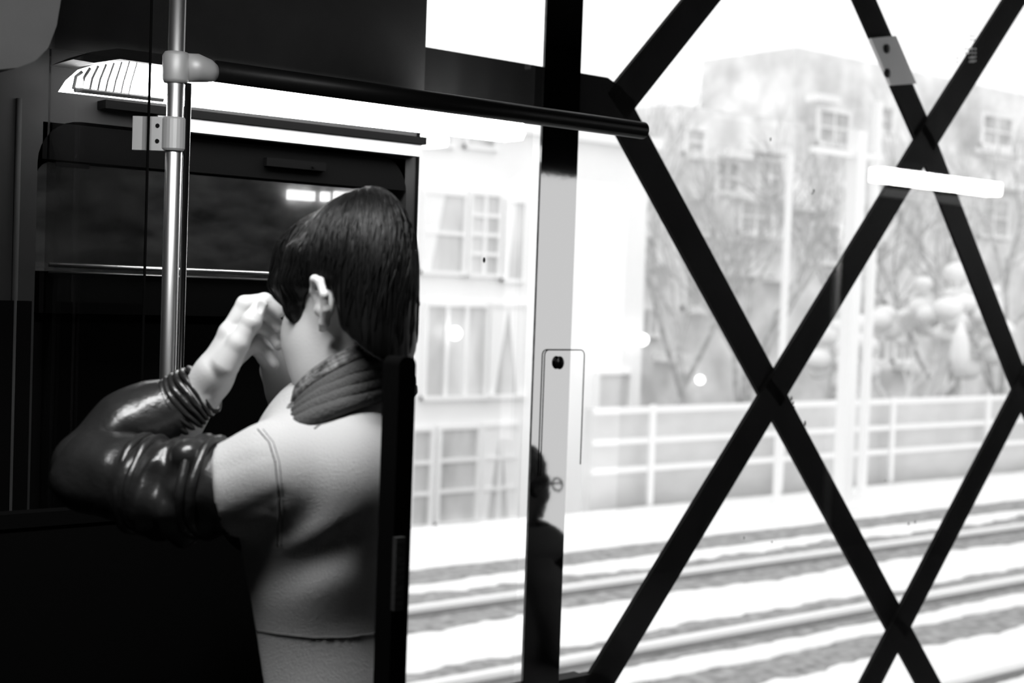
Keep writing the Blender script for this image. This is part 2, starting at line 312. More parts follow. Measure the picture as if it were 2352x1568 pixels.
# ---------------------------------------------------------------- outside
GZ = -1.1
bm = bmesh.new(); box(bm, -40, 140, 2.9, 13.4, GZ-.6, GZ-.12); box(bm, -40, 140, 13.4, 60, -3.9, -3.6); struct(obj('ground', bm, 'ballast'))
bpy.data.objects['ground'].name = 'trim_5'
bm = bmesh.new(); box(bm, -10, 60, 3.75, 13.2, GZ-.12, GZ-.006)
tag(obj('ballast_bed', bm, 'ballast'), 'grey wet ballast between the snow strips', 'ballast', kind='stuff')
def snow_strip(y0, y1, h, rag, label, rag0=None):
    bm = bmesh.new(); n = 420; rows = []
    rag0 = rag if rag0 is None else rag0
    def nz(x, s): return math.sin(x*1.3+s)*.4+math.sin(x*3.1+s*2.3)*.3+math.sin(x*7.7+s*5)*.25+math.sin(x*17+s*9)*.2+math.sin(x*31+s*13)*.12
    for i in range(n+1):
        x = 3+ (i/n)**1.3*37
        a, b = y0+rag0*nz(x, y0), y1+rag*nz(x, y1*3+1)
        row = []
        for t, zz in ((0, 0), (.06, .6), (.2, .9), (.5, 1), (.8, .9), (.94, .6), (1, 0)):
            row.append(bm.verts.new((x, a+(b-a)*t, GZ-.005+h*zz*(1+.25*nz(x*1.7, t*4+y0)))))
        rows.append(row)
    for p, q in zip(rows, rows[1:]):
        for k in range(6): bm.faces.new((p[k], p[k+1], q[k+1], q[k]))
    tag(obj('snow_bank', bm, 'snow', smooth=True), label, 'snow', 'snow strips along the tracks')
snow_strip(11.20, 13.2, .02, .04, 'broad smooth snow strip at the foot of the far fence')
snow_strip(10.22, 10.60, .02, .05, 'narrow snow strip just beyond the farthest rail', .14)
snow_strip(8.18, 9.12, .03, .09, 'wide lumpy snow strip between the two snow-topped rails')
snow_strip(7.10, 7.38, .03, .05, 'thin snow ridge in front of the nearer rail')
snow_strip(5.9, 6.62, .03, .09, 'snow strip near the bottom right of the tracks')
snow_strip(3.8, 5.70, .04, .05, 'nearest snow bank at the bottom right corner')
def rail(y, label, z=0.):
    r = tag(empty('rail', (3, y, GZ)), label, 'rail', 'steel rails of the track')
    part('rail_head', B(2, 60, y-.05, y+.05, GZ+.03+z, GZ+.07+z), 'rail', r, bevel=.008)
    bm = bmesh.new(); box(bm, 2, 60, y-.01, y+.01, GZ+.01+z, GZ+.03+z); box(bm, 2, 60, y-.07, y+.07, GZ-.002, GZ+.02); part('rail_web', bm, 'railweb', r)
rail(9.62, 'farthest of the pale steel rails, beyond the wide lumpy snow strip')
rail(7.68, 'nearer pale steel rail, before the wide lumpy snow strip')
rail(5.80, 'nearest steel rail, almost buried in the snow')
# retaining wall and fence beyond the tracks
struct(obj('wall_outside', B(12.3, 60, 13.45, 13.6, -3.6, .17), 'wallg'))
fe = tag(empty('fence', (12, 13.3, GZ)), 'white railing with three horizontal rails and posts along the far wall', 'fence')
for z in (.15, -.25, -.62):
    part('fence_rail', B(12.2, 60, 13.28, 13.33, z-.035, z+.035), 'white', fe)
for k in range(12):
    x = 13.2+2.6*k; part('fence_post', B(x-.04, x+.04, 13.24, 13.28, GZ-.05, .22), 'white', fe)
# two masts put in for reflected pole streaks, and one thin post
def mast(px, Y, r, top, label):
    p = PY(px, 900, Y); m = tag(empty('mast', (p[0], Y, GZ)), label, 'mast', None)
    bm = bmesh.new(); box(bm, p[0]-r, p[0]+r, Y-r, Y+r, GZ-.005, top); part('column', bm, 'mast', m)
    part('base_block', B(p[0]-r*2, p[0]+r*2, Y-r*2, Y+r*2, GZ-.005, GZ+.12), 'snow', m)
    return m, p
m1, p = mast(1945, 11.6, .09, PY(1960, 300, 11.6)[2], 'tall pale mast standing in for a reflected pole, middle of the right window')
part('cross_arm', B(p[0]-.9, p[0]+.5, 11.56, 11.64, PY(1960, 300, 11.6)[2]-.35, PY(1960, 300, 11.6)[2]-.27), 'mast', m1)
mast(1988, 12.2, .05, PY(2000, 230, 12.2)[2], 'thin pale mast standing in for a reflected pole, just right of the tall mast')
mast(1793, 12.4, .035, PY(1793, 350, 12.4)[2], 'thin pale post left of the tall mast')

# pale building A (left pane and narrow right part)
YA = 18.0
xa0, xa1 = PY(780, 700, YA)[0], PY(1478, 700, YA)[0]
ba = tag(empty('pale_building', (xa0, YA, GZ)), 'overexposed pale building with tall mullioned windows behind the left pane', 'building')
zt = PY(1200, 60, YA)[2]
part('wall', B(xa0, xa1, YA, YA+3.5, -3.6, 4.2), 'facA', ba)
part('roof_edge', B(xa0-.2, xa1+.1, YA-.25, YA+3.6, 4.2, 4.4), 'white', ba)
def curtain(bm, x0, x1, z0, z1, y, left=True):
    n = 10; 
    top = [(x0+(x1-x0)*t, z1) for t in (0, 1)]
    pts = [(x0, z1), (x1, z1), (x0+(x1-x0)*.35, z0), (x0, z0)] if left else [(x0, z1), (x1, z1), (x1, z0), (x1-(x1-x0)*.35, z0)]
    prism(bm, pts, y, y+.02)
def window_on(parent, px0, px1, py0, py1, Y, nx, ny, pane='paneA', cur=False, fr=.06):
    a, b = PY(px0, py0, Y), PY(px1, py1, Y); c = PY((px0+px1)/2, (py0+py1)/2, Y)
    x0, x1 = a[0]+(c[0]-a[0])*.0, b[0]; x0 = PY(px0, (py0+py1)/2, Y)[0]; x1 = PY(px1, (py0+py1)/2, Y)[0]
    z1_, z0_ = PY((px0+px1)/2, py0, Y)[2], PY((px0+px1)/2, py1, Y)[2]
    bm = bmesh.new()
    box(bm, x0-fr, x0, Y-.08, Y-.001, z0_-fr, z1_+fr); box(bm, x1, x1+fr, Y-.08, Y-.001, z0_-fr, z1_+fr)
    box(bm, x0, x1, Y-.08, Y-.001, z1_, z1_+fr); box(bm, x0-fr, x1+fr, Y-.14, Y-.001, z0_-fr, z0_)
    for k in range(1, nx): x = x0+(x1-x0)*k/nx; box(bm, x-.03, x+.03, Y-.07, Y-.02, z0_, z1_)
    for k in range(1, ny): z = z0_+(z1_-z0_)*k/ny; box(bm, x0, x1, Y-.068, Y-.022, z-.03, z+.03)
    wd = part('window', bm, 'white', parent)
    pn = obj('pane', B(x0, x1, Y-.02, Y-.001, z0_, z1_), pane, wd)
    if cur:
        bm = bmesh.new(); mx_ = (x0+x1)/2; curtain(bm, x0, mx_, z0_, z1_, Y-.045, True)
        if cur == 2: curtain(bm, mx_, x1, z0_, z1_, Y-.045, False)
        cc = obj('curtain', bm, 'white', wd)
for a_ in ((972, 1060, 448, 622, 1, 2, 1), (1078, 1140, 450, 628, 2, 4, 0), (1158, 1196, 466, 640, 1, 1, 1),
           (975, 1110, 704, 908, 3, 1, 0), (1122, 1200, 704, 905, 1, 1, 2),
           (942, 982, 990, 1205, 1, 3, 0), (1006, 1090, 985, 1195, 1, 3, 0), (1105, 1180, 980, 1190, 2, 3, 2),
           (985, 1030, 310, 330, 1, 1, 0), (1070, 1130, 318, 336, 1, 1, 0), (1370, 1440, 860, 950, 1, 1, 0)):
    window_on(ba, *a_[:4], YA, a_[4], a_[5], 'paneA', a_[6])
# stone building B
YB = 24.0
xb0, xb1 = PY(1470, 600, YB)[0], 52
bb = tag(empty('stone_building', (xb0, YB, GZ)), 'blurred grey stone building with snowy window ledges behind the lattice', 'building')
ztB = PY(1600, 262, YB)[2]
part('wall', B(xb0, xb1, YB, YB+4, -4.5, ztB), 'facB', bb)
zt2 = PY(2100, 150, YB)[2]; xt = PY(1868, 200, YB)[0]
part('attic', B(xt, xb1-2, YB+.6, YB+4, ztB, zt2), 'facB', bb); bm = bmesh.new()
prism(bm, [(xb0, ztB), (xt, ztB), (xt, ztB+.25), (xb0+1.2, ztB+.2)], YB+.2, YB+3.5); part('roof', bm, 'slate', bb)
led = [(1569, 1618, 360), (1636, 1700, 357), (1734, 1796, 450), (1671, 1707, 448), (1587, 1618, 450), (1694, 1774, 539), (1604, 1636, 537), (1662, 1730, 626),
       (1569, 1613, 711), (1484, 1533, 602), (1480, 1506, 535), (1750, 1800, 640), (1980, 2040, 560), (1968, 2016, 838), (2048, 2096, 840), (1815, 1905, 480), (1700, 1790, 345),
       (2240, 2330, 352), (1850, 1900, 230), (2250, 2340, 430), (1500, 1560, 820)]
for x0, x1, y in led:
    c = PY((x0+x1)/2, y, YB); h = 5/F*c[0]*1.4; a0, a1 = PY(x0, y, YB)[0], PY(x1, y, YB)[0]
    part('snowy_ledge', B(a0, a1, YB-.45, YB-.001, c[2]-.09, c[2]+.10), 'snow', bb)
for a_ in ((1575, 1612, 300, 350, 1, 2), (1645, 1690, 375, 440, 2, 2), (1740, 1790, 372, 440, 2, 2), (1700, 1765, 465, 530, 2, 2), (1670, 1722, 556, 618, 2, 1), (1483, 1498, 548, 595, 1, 1),
           (1475, 1503, 712, 765, 2, 1), (1572, 1608, 640, 702, 1, 1), (1985, 2030, 690, 825, 2, 2), (2055, 2090, 690, 825, 2, 1), (2255, 2318, 270, 335, 2, 2), (1880, 1945, 260, 330, 2, 2),
           (2010, 2045, 250, 300, 1, 2), (2250, 2310, 460, 540, 2, 2), (1860, 1930, 520, 600, 2, 1)):
    window_on(bb, *a_[:4], YB, a_[4], a_[5], 'paneB', False, .10)
# snow laden shrub-tree and bare trees
def tree(x, y, h, seedv, label, m='bark', spread=.5, thick=.09, base=-3.6, depth=5, snow=False):
    rnd = random.Random(seedv); t = tag(empty('tree', (x, y, base)), label, 'tree')
    tb, bb_ = bmesh.new(), bmesh.new(); tips = []
    def grow(p, d, L, r, n):
        q = p+d*L; mid = (p+q)/2+Vector((rnd.uniform(-1, 1), rnd.uniform(-1, 1), 0))*L*.06
        tube(tb if n == depth else bb_, [p, mid, q], [r, r*.85, r*.7], 5, False); tips.append(q)
        if n == 0: return
        for k in range(3 if n > 1 else 4):
            dd = (d+Vector((rnd.uniform(-1, 1), rnd.uniform(-.6, .6), rnd.uniform(-.25, .5)))*spread*1.5).normalized()
            grow(p+(q-p)*rnd.uniform(.55, 1), dd, L*rnd.uniform(.6, .8), r*.55, n-1)
    grow(Vector((x, y, base)), Vector((.03, 0, 1)), h*.33, thick, depth)
    part('trunk', tb, m, t); part('branches', bb_, m, t)
    if snow:
        sb = bmesh.new()
        for q in tips[:: max(1, len(tips)//70)]:
            if q.z > base+h*.35: ball(sb, q, rnd.uniform(.12, .3), 8, (1.2, 1, .8))
        part('snow_load', sb, 'snow', t, smooth=True)
for px, Y, h, sd, lab in ((2290, 16.5, 11.0, 3, 'bare dark branched tree at the right edge of the view'), (2180, 20, 12.0, 8, 'bare tree behind the upper right crossing of the lattice'),
                          (1700, 19.5, 11.1, 5, 'bare tree rising in front of the stone building, left of the thin post'), (1900, 19.9, 12.1, 11, 'bare tree beside the tall pale mast'), (1560, 20.5, 11.3, 14, 'bare tree at the left corner of the stone building')):
    p = PY(px, 1000, Y); tree(p[0], Y, h, sd, lab, thick=.12)
p = PY(2110, 800, 17.0); tree(p[0], 17.0, 6.6, 21, 'snow covered white tree in front of the stone building', 'white', .45, .16, snow=True)
p = PY(2205, 800, 15.5); bm = bmesh.new()
z0, z1_ = PY(2205, 818, 15.5)[2], PY(2205, 735, 15.5)[2]
sh = tag(empty('snowy_conifer', (p[0], 15.5, -3.6)), 'slim white snow covered conifer beside the snow covered tree', 'conifer')
part('foliage', (lambda b: (tube(b, [(p[0], 15.5, z0-.4), (p[0], 15.5, z0), (p[0], 15.5, (z0+z1_)/2), (p[0], 15.5, z1_)], [.1, .19, .15, .02], 9), b)[1])(bmesh.new()), 'snow', sh, smooth=True)
part('trunk', (lambda b: (tube(b, [(p[0], 15.5, -3.6), (p[0], 15.5, z0-.3)], .06, 8), b)[1])(bmesh.new()), 'bark', sh)
# globe lamps
for px, py, Y, lab in ((1045, 765, YA-.25, 'round white lamp glowing on the pale building behind the left pane'), (1378, 795, YA-.25, 'left of two round lamps between pillar and lattice'),
                       (1476, 780, YA-.25, 'right of two round lamps between pillar and lattice'), (1608, 872, YB-.3, 'round lamp low on the stone building beside the lattice crossing'), (2218, 858, YB-.3, 'oval white lamp below the snowy conifer')):
    p = PY(px, py, Y); g = tag(empty('globe_lamp', (p[0], Y, p[2])), lab, 'lamp', 'round wall lamps')
    bm = bmesh.new(); ball(bm, p, .10, 16); part('globe', bm, 'globe', g, smooth=True); bm = bmesh.new(); cyl(bm, (p[0], Y+.165, p[2]), (0, 1, 0), .02, .16 if Y < 20 else .26); part('bracket', bm, 'mast', g)
# brick pier, and glowing panels put in for lamp reflections in the dark window
tag(obj('brick_pier', B(.2, 2.30, 3.4, 3.7, GZ-.1, 3.2), 'brick'), 'dim brick pier seen through the dark window', 'wall')
for x0, x1, z0, z1_, lab in ((1.957, 2.035, 1.836, 1.862, 'leftmost and widest bright panel standing in for a lamp reflection, above the head'), (2.063, 2.083, 1.838, 1.864, 'small square bright panel standing in for a lamp reflection, between its two wider neighbours'), (2.106, 2.245, 1.842, 1.868, 'rightmost bright panel standing in for a lamp reflection, touching the top of the hair')):
    tag(obj('mirrored_lamp', B(x0, x1, 3.38, 3.4005, z0, z1_), 'spot'), lab, 'lamp', 'panels standing in for lamp reflections in the dark window')
# grime on the glass
bm = bmesh.new()
for x, y, r in ((1770, 320, 4), (1869, 438, 4), (1866, 444, 3), (1818, 915, 5), (1822, 925, 4), (1824, 936, 4), (1849, 972, 6), (2087, 1203, 4), (2102, 1199, 4), (1112, 597, 5), (1709, 1235, 3), (1773, 1245, 3), (2033, 1103, 2)):
    p = PY(x, y, YW+.028); ball(bm, p, r*.0009, 8, (.8, .3, 1.4))
tag(obj('grime_specks', bm, 'screw'), 'tiny dark dirt specks on the window glass', 'dirt', kind='stuff')
#PEOPLE
# ---------------------------------------------------------------- people: smooth bodies meshed from distance fields
def ell(p, c, r):
    q = (p-np.array(c))/np.array(r); k0 = np.sqrt((q*q).sum(-1)); k1 = np.sqrt(((q/np.array(r))**2).sum(-1))+1e-9
    return k0*(k0-1)/k1
def cone(p, a, b, r0, r1):
    a, b = np.array(a), np.array(b); ba = b-a; h = np.clip(((p-a)@ba)/(ba@ba), 0, 1)
    return np.sqrt(((p-a-h[..., None]*ba)**2).sum(-1))-(r0+(r1-r0)*h)
def smin(a, b, k):
    h = np.clip(.5+.5*(b-a)/k, 0, 1); return b*(1-h)+a*h-k*h*(1-h)
def smax(a, b, k): return -smin(-a, -b, k)
def groove(p, a, b, wd, dp):
    a, b = np.array(a), np.array(b); ba = b-a; h = np.clip(((p-a)@ba)/(ba@ba), 0, 1)
    d2 = ((p-a-h[..., None]*ba)**2).sum(-1); return dp*np.exp(-d2/(wd*wd))
def chain(p, pts, rs, k):
    d = None
    for a, b, r0, r1 in zip(pts, pts[1:], rs, rs[1:]):
        c = cone(p, a, b, r0, r1); d = c if d is None else smin(d, c, k)
    return d
def nets(fn, lo, hi, h):
    lo = np.array(lo, float); n = np.ceil((np.array(hi)-lo)/h).astype(int)+1
    ax = [lo[i]+h*np.arange(n[i]) for i in range(3)]; v = np.empty(n)
    YY, ZZ = np.meshgrid(ax[1], ax[2], indexing='ij')
    for s in range(0, n[0], 8):
        xs = ax[0][s:s+8]; P = np.empty((len(xs), n[1], n[2], 3)); P[..., 0] = xs[:, None, None]; P[..., 1] = YY; P[..., 2] = ZZ
        v[s:s+8] = fn(P)
    s = v < 0; c = np.zeros(n-1, int)
    off = [(i, j, k) for i in (0, 1) for j in (0, 1) for k in (0, 1)]
    sl = lambda o: tuple(slice(o[i], n[i]-1+o[i]) for i in range(3))
    for o in off: c += s[sl(o)]
    act = (c > 0) & (c < 8); idx = -np.ones(n-1, int); A = np.argwhere(act); idx[act] = np.arange(len(A))
    acc = np.zeros((len(A), 3)); cnt = np.zeros(len(A))
    for o in off:
        for d in range(3):
            if o[d]: continue
            o2 = list(o); o2[d] = 1; a = v[sl(o)][act]; b = v[sl(o2)][act]; m = (a < 0) != (b < 0)
            t = np.where(m, a/(a-b+1e-12), 0); e = np.tile(np.array(o, float), (len(A), 1)); e[:, d] += t
            acc[m] += e[m]; cnt[m] += 1
    V = lo+h*(A+acc/cnt[:, None]); Fs = []
    for d in range(3):
        e1, e2 = (d+1) % 3, (d+2) % 3
        a = v[tuple(slice(0, n[i]-1) if i == d else slice(1, n[i]-1) for i in range(3))]
        b = v[tuple(slice(1, n[i]) if i == d else slice(1, n[i]-1) for i in range(3))]
        m = np.argwhere((a < 0) != (b < 0)); fl = (a < 0)[tuple(m.T)]
        base = m.copy(); base[:, e1] += 1; base[:, e2] += 1
        def g(x, y): q = base.copy(); q[:, e1] -= x; q[:, e2] -= y; return idx[tuple(q.T)]
        Q = np.stack([g(1, 1), g(0, 1), g(0, 0), g(1, 0)], 1); Q[~fl] = Q[~fl][:, ::-1]; Fs.append(Q)
    return V, np.concatenate(Fs)
def sdf_obj(name, pieces, m, parent, tf):
    Vs, Fs, k = [], [], 0
    for fn, lo, hi, h in pieces:
        V, Q = nets(fn, lo, hi, h); Vs.append(tf(V)); Fs.append(Q+k); k += len(V)
    V = np.concatenate(Vs); Q = np.concatenate(Fs); me = bpy.data.meshes.new(name)
    me.from_pydata(V.tolist(), [], Q.tolist()); me.update()
    for p in me.polygons: p.use_smooth = True
    o = link(name, me, m, None)
    if parent: o.parent = parent; loc(o, parent)
    return o
def rot3(axis, a):
    return np.array(Matrix.Rotation(a, 3, axis))
def wob(p, s, f, a):      # soft cloth undulation
    x, y, z = p[..., 0]*f, p[..., 1]*f, p[..., 2]*f
    return a*(np.sin(x+1.7*np.sin(y*.8+s))+np.sin(y*1.3+1.3*np.sin(z+s*2))+np.sin(z*1.1+x*.6+s*3))/3

# generic head, x = left side, y = face, z = up, origin at the middle of the head
def head_sdf(q):
    a = q.copy(); a[..., 0] = np.abs(a[..., 0])
    d = ell(q, (0, -.015, .03), (.073, .092, .086))
    d = smin(d, ell(q, (0, .028, -.03), (.060, .066, .085)), .03)
    d = smin(d, ell(q, (0, .038, -.078), (.044, .048, .034)), .02)
    d = smin(d, ell(q, (0, .078, -.103), (.017, .014, .014)), .015)
    d = smin(d, ell(a, (.040, .052, -.032), (.024, .026, .028)), .02)
    d = smin(d, ell(q, (0, .078, .018), (.045, .014, .012)), .015)
    d = smax(d, -ell(a, (.030, .098, -.002), (.018, .016, .011)), .012)
    d = smin(d, ell(a, (.030, .077, -.003), (.0125, .012, .012)), .002)
    d = smin(d, cone(q, (0, .088, .002), (0, .108, -.035), .007, .010), .010)
    d = smin(d, ell(a, (.012, .094, -.039), (.008, .009, .007)), .005)
    d = smin(d, ell(q, (0, .088, -.063), (.024, .012, .006)), .004)
    d = smin(d, ell(q, (0, .086, -.074), (.020, .012, .007)), .004)
    return d
def ear_sdf(q):
    pts = [(.072, .012, -.004), (.078, .010, .016), (.085, -.003, .029), (.090, -.019, .024), (.089, -.026, .006), (.084, -.021, -.012), (.078, -.009, -.026), (.073, .003, -.032)]
    a = q.copy(); a[..., 0] = np.abs(a[..., 0])
    d = chain(a, pts, [.003, .0045, .005, .005, .0045, .0045, .006, .004], .003)
    d = smin(d, ell(a, (.074, -.006, -.002), (.008, .014, .020)), .006)
    d = smax(d, -ell(a, (.085, -.004, .002), (.009, .008, .011)), .003)
    d = smin(d, chain(a, [(.078, .002, .014), (.083, -.012, .014), (.082, -.013, -.006)], [.002, .003, .003], .002), .003)
    return smin(d, ell(a, (.074, .007, -.008), (.006, .005, .007)), .004)

# ---- person one: woman in pale jacket, seen from behind with one hand at the face
D0 = 1.7
def L(px, py, w=0.): s = (D0+w)/F; return ((px-1176)*s, -(py-784)*s, w)
def toW(V): return CP+FW*D0+V[:, :1]*RT+V[:, 1:2]*UP+V[:, 2:3]*FW
def toWp(p): return Vector(toW(np.array([p]))[0])
foot = toWp(L(745, 1500, .03)); per = tag(empty('person', (foot.x, foot.y, 0)), 'person in pale jacket with dark leather sleeves, short black hair, hand raised to the face', 'person')
HC = np.array(L(838, 690, .0)); th = math.radians(48); ti = math.radians(9)
Fv = np.array([-math.cos(th), -.10, math.sin(th)]); Fv /= np.linalg.norm(Fv); Uv = np.array([.05, 1, .0]); Uv -= Fv*(Uv@Fv); Uv /= np.linalg.norm(Uv)
Lv = np.cross(Uv, Fv)
if Lv[2] > 0: Lv = -Lv
def squash(p):
    q = p.copy(); u = q[..., 0]-HC[0]; q[..., 0] = HC[0]+np.where(u > 0, u/.60, u); return q
def hl(p): q = squash(p)-HC; return np.stack([q@Lv, q@Fv, q@Uv], -1)/1.04
def body_head(p):
    q = hl(p); aq = q.copy(); aq[..., 0] = np.abs(q[..., 0]); qe = q+np.array([0, .022, .010]); qe[..., 2] *= 1.12
    h_ = smin(head_sdf(q), ell(aq, (.046, .056, -.040), (.024, .034, .044)), .015); h_ = smin(h_, ell(aq, (.030, .058, -.082), (.024, .030, .024)), .02)
    d = smin(h_, ear_sdf(qe), .004)*.9
    n = chain(p, [L(790, 760, .02), L(815, 860, .0), L(825, 970, .01), L(780, 1070, .0)], [.046, .050, .056, .050], .03)
    return smin(d, n, .03)
def hair_q(q):
    aq = q.copy(); aq[..., 0] = np.abs(q[..., 0])
    d = ell(q, (0, -.022, .036), (.083, .099, .089))
    d = smin(d, ell(q, (0, -.058, -.035), (.070, .056, .085)), .03)
    A = smax(q[..., 2]-.008, -(q[..., 1]+.044), .01); d = smax(d, -A, .006)            # free ear and cheek
    d = smax(d, -(q[..., 2]+.040+(-.044-q[..., 1])*.75), .008)                          # nape line
    d = smax(d, -smax(q[..., 2]-.05, -(q[..., 1]-.05), .01), .01)
    d = smin(d, ell(q, (0, .044, .060), (.074, .056, .050)), .015)
    d = smin(d, chain(aq, [(.070, .030, .050), (.074, .038, .018), (.070, .038, -.010), (.064, .042, -.034)], [.016, .014, .010, .002], .01), .010)
    d = smin(d, chain(aq, [(.058, .064, .060), (.064, .074, .026), (.060, .078, -.002)], [.018, .013, .004], .01), .010)
    d = smin(d, chain(aq, [(.074, .010, .050), (.077, .020, .022), (.073, .022, .000)], [.016, .012, .004], .01), .010)
    return d
def hair_sdf(p):
    q = hl(p); return hair_q(q)+.0004*np.sin(q[..., 0]*420+q[..., 1]*300+4*np.sin(q[..., 2]*22))
LO, HI = L(590, 420, -.16), L(1010, 1120, .2)
hb = ((HC[0]-.16, HC[1]-.25, -.16), (HC[0]+.13, HC[1]+.15, .17))
# left hand
WR = L(462, 915, .0)
MC = {'i': L(527, 765, -.004), 'm': L(532, 772, .018), 'r': L(540, 790, .038), 'p': L(550, 812, .054)}
def hand(p):
    d = chain(p, [L(405, 985, .03), L(462, 905, .012), L(490, 862, .008)], [.030, .0225, .022], .01)
    for k, r in (('i', .013), ('m', .0125), ('r', .012), ('p', .011)): d = smin(d, chain(p, [L(485, 870, .008), MC[k]], [.019, r], .01), .012)
    d = smin(d, cone(p, L(497, 850, -.004), L(548, 790, -.010), .019, .013), .012)
    return d
def fingers(p):
    d = chain(p, [MC['i'], L(562, 698, -.004), L(608, 690, .006), L(640, 716, .012)], [.0118, .0100, .0090, .0076], .003)
    d = np.minimum(d, chain(p, [MC['m'], L(578, 712, .022), L(618, 722, .028), L(642, 752, .026)], [.0115, .0098, .0088, .0074], .003))
    d = np.minimum(d, chain(p, [MC['r'], L(588, 742, .040), L(622, 762, .042), L(640, 792, .036)], [.0108, .0092, .0084, .0070], .003))
    d = np.minimum(d, chain(p, [MC['p'], L(592, 790, .052), L(616, 812, .050), L(630, 836, .044)], [.0098, .0082, .0074, .0062], .003))
    return d
def thumb(p):
    d = chain(p, [L(520, 836, -.016), L(548, 786, -.022), L(578, 735, -.022), L(599, 698, -.018)], [.0165, .0125, .0110, .0086], .005)
    d = smin(d, ell(p, L(577, 737, -.022), (.0115, .0115, .0115)), .003)
    n = ell(p, L(600, 703, -.0275), (.0052, .0085, .003)); return smax(d, -n, .0012)
def handall(p):
    d = smin(hand(p), fingers(p), .006); d = smin(d, thumb(p), .006)
    d = d+groove(p, L(510, 830, -.02), L(540, 745, -.014), .004, .0012)+groove(p, L(568, 722, -.034), L(590, 732, -.034), .0015, .0009)+groove(p, L(500, 880, -.012), L(480, 905, -.012), .004, .0015)
    return d
# right hand: fingertips visible behind the left hand, arm hidden behind the body
def rhand(p):
    d = chain(p, [L(690, 1000, .17), L(655, 900, .13), L(640, 850, .115)], [.030, .023, .024], .01)
    for (x, y, w_), (x2, y2, w2), (x3, y3, w3) in (((628, 770, .10), (612, 715, .075), (622, 690, .055)), ((618, 785, .09), (596, 742, .075), (606, 716, .06)), ((612, 800, .085), (590, 772, .07), (598, 748, .058)), ((612, 820, .08), (592, 800, .068), (596, 782, .056))):
        d = smin(d, chain(p, [L(640, 850, .115), L(x, y, w_), L(x2, y2, w2), L(x3, y3, w3)], [.018, .0115, .0095, .0075], .004), .006)
    return d
def rr(pts, pad): a = np.array(pts); return tuple(a.min(0)-pad), tuple(a.max(0)+pad)
hlo, hhi = rr([L(405, 985, .03), L(645, 690, -.03), L(650, 840, .06)], .035)
rlo, rhi = rr([L(690, 1000, .17), L(585, 690, .05), L(680, 850, .14)], .035)
sdf_obj('body', [(body_head, hb[0], hb[1], .0022), (handall, hlo, hhi, .0014), (rhand, rlo, rhi, .002)], 'skin', per, toW)
hair = sdf_obj('hair', [(hair_sdf, hb[0], hb[1], .0024)], 'hair', per, toW)
# single strands lying on the hair
def q2p(q):
    p = HC+1.04*(q[:, :1]*Lv+q[:, 1:2]*Fv+q[:, 2:3]*Uv); u = p[:, 0]-HC[0]; p[:, 0] = HC[0]+np.where(u > 0, u*.60, u); return p
bm = bmesh.new(); rg = np.random.RandomState(7); cq = np.array([0, -.012, .02]); rs_ = np.linspace(.02, .17, 90)
for k in range(1100):
    a0 = rg.uniform(0, 2*math.pi); t0 = rg.uniform(.05, 1.3); t1 = min(2.6, t0+rg.uniform(.5, 1.2)); n = 16; da = rg.uniform(-.25, .25)
    T = np.linspace(t0, t1, n); Aa = a0+da*(T-t0)+.15*np.sin(T*2)
    dr = np.stack([np.sin(T)*np.sin(Aa), np.sin(T)*np.cos(Aa), np.cos(T)], -1)
    g_ = cq+dr[:, None, :]*rs_[None, :, None]; v_ = hair_q(g_) < 0
    last = np.where(v_.any(1), v_.shape[1]-1-np.argmax(v_[:, ::-1], 1), -1); rad = rs_[np.clip(last, 0, 89)]; m_ = n
    for i in range(1, n):
        if last[i] < 0 or abs(rad[i]-rad[i-1]) > .009: m_ = i; break
    if m_ < 4 or last[0] < 0: continue
    rad = rad[:m_]; rad = np.convolve(np.r_[rad[0], rad, rad[-1]], [.25, .5, .25], 'valid'); lift = .0012+.0012*rg.rand()
    P = toW(q2p(cq+dr[:m_]*(rad[:, None]+lift))); tube(bm, [Vector(x) for x in P], [.0009]*(m_-1)+[.0003], 4, False)
so = obj('hair_strands', bm, 'hair', None, smooth=True); so.parent = hair; so['kind'] = 'stuff'
# jacket
def jacket(p):
    d = ell(p, L(748, 1190, .035), (.104, .165, .165))
    d = smin(d, ell(p, L(752, 1560, .045), (.100, .36, .138)), .06); d = smin(d, ell(p, L(752, 1760, .045), (.104, .26, .135)), .06); d = smax(d, -p[..., 1]+L(0, 1790, 0)[1], .01)
    d = smin(d, ell(p, L(640, 1082, -.085), (.056, .054, .060)), .045)
    d = smin(d, ell(p, L(820, 1070, -.01), (.062, .082, .12)), .05)
    d = smin(d, ell(p, L(700, 1090, .155), (.06, .06, .06)), .06)
    cap = cone(p, L(625, 1090, -.100), L(515, 1125, -.095), .057, .052); d = smin(d, cap, .02)
    nx = p[..., 0]-L(493, 1030, -.1)[0]; ny = p[..., 1]-L(493, 1030, -.1)[1]
    d = smax(d, -(nx+ny*.19), .004)
    d = d+groove(p, L(600, 1335, -.12), L(800, 1255, -.13), .022, .009)+groove(p, L(520, 1210, -.15), L(640, 1150, -.16), .010, .004)+groove(p, L(560, 1240, -.15), L(640, 1210, -.16), .008, .004)+groove(p, L(498, 1075, -.15), L(600, 1040, -.16), .006, .003)
    d = d+groove(p, L(590, 960, -.09), L(640, 1230, -.16), .0035, .0022)-groove(p, L(600, 1275, -.13), L(800, 1215, -.14), .018, .003)
    d = smax(d, p[..., 0]-(926-1176)/F*(D0+p[..., 2]), .02)
    nk = ell(p, L(830, 905, .02), (.055, .045, .055)); d = smax(d, -nk, .01)
    return d+wob(p, .4, 26, .0022)
jlo, jhi = rr([L(470, 900, -.22), L(1000, 1810, .26), L(560, 1810, -.2)], .02)
jac = sdf_obj('jacket', [(jacket, jlo, jhi, .005)], 'jacket', per, toW)
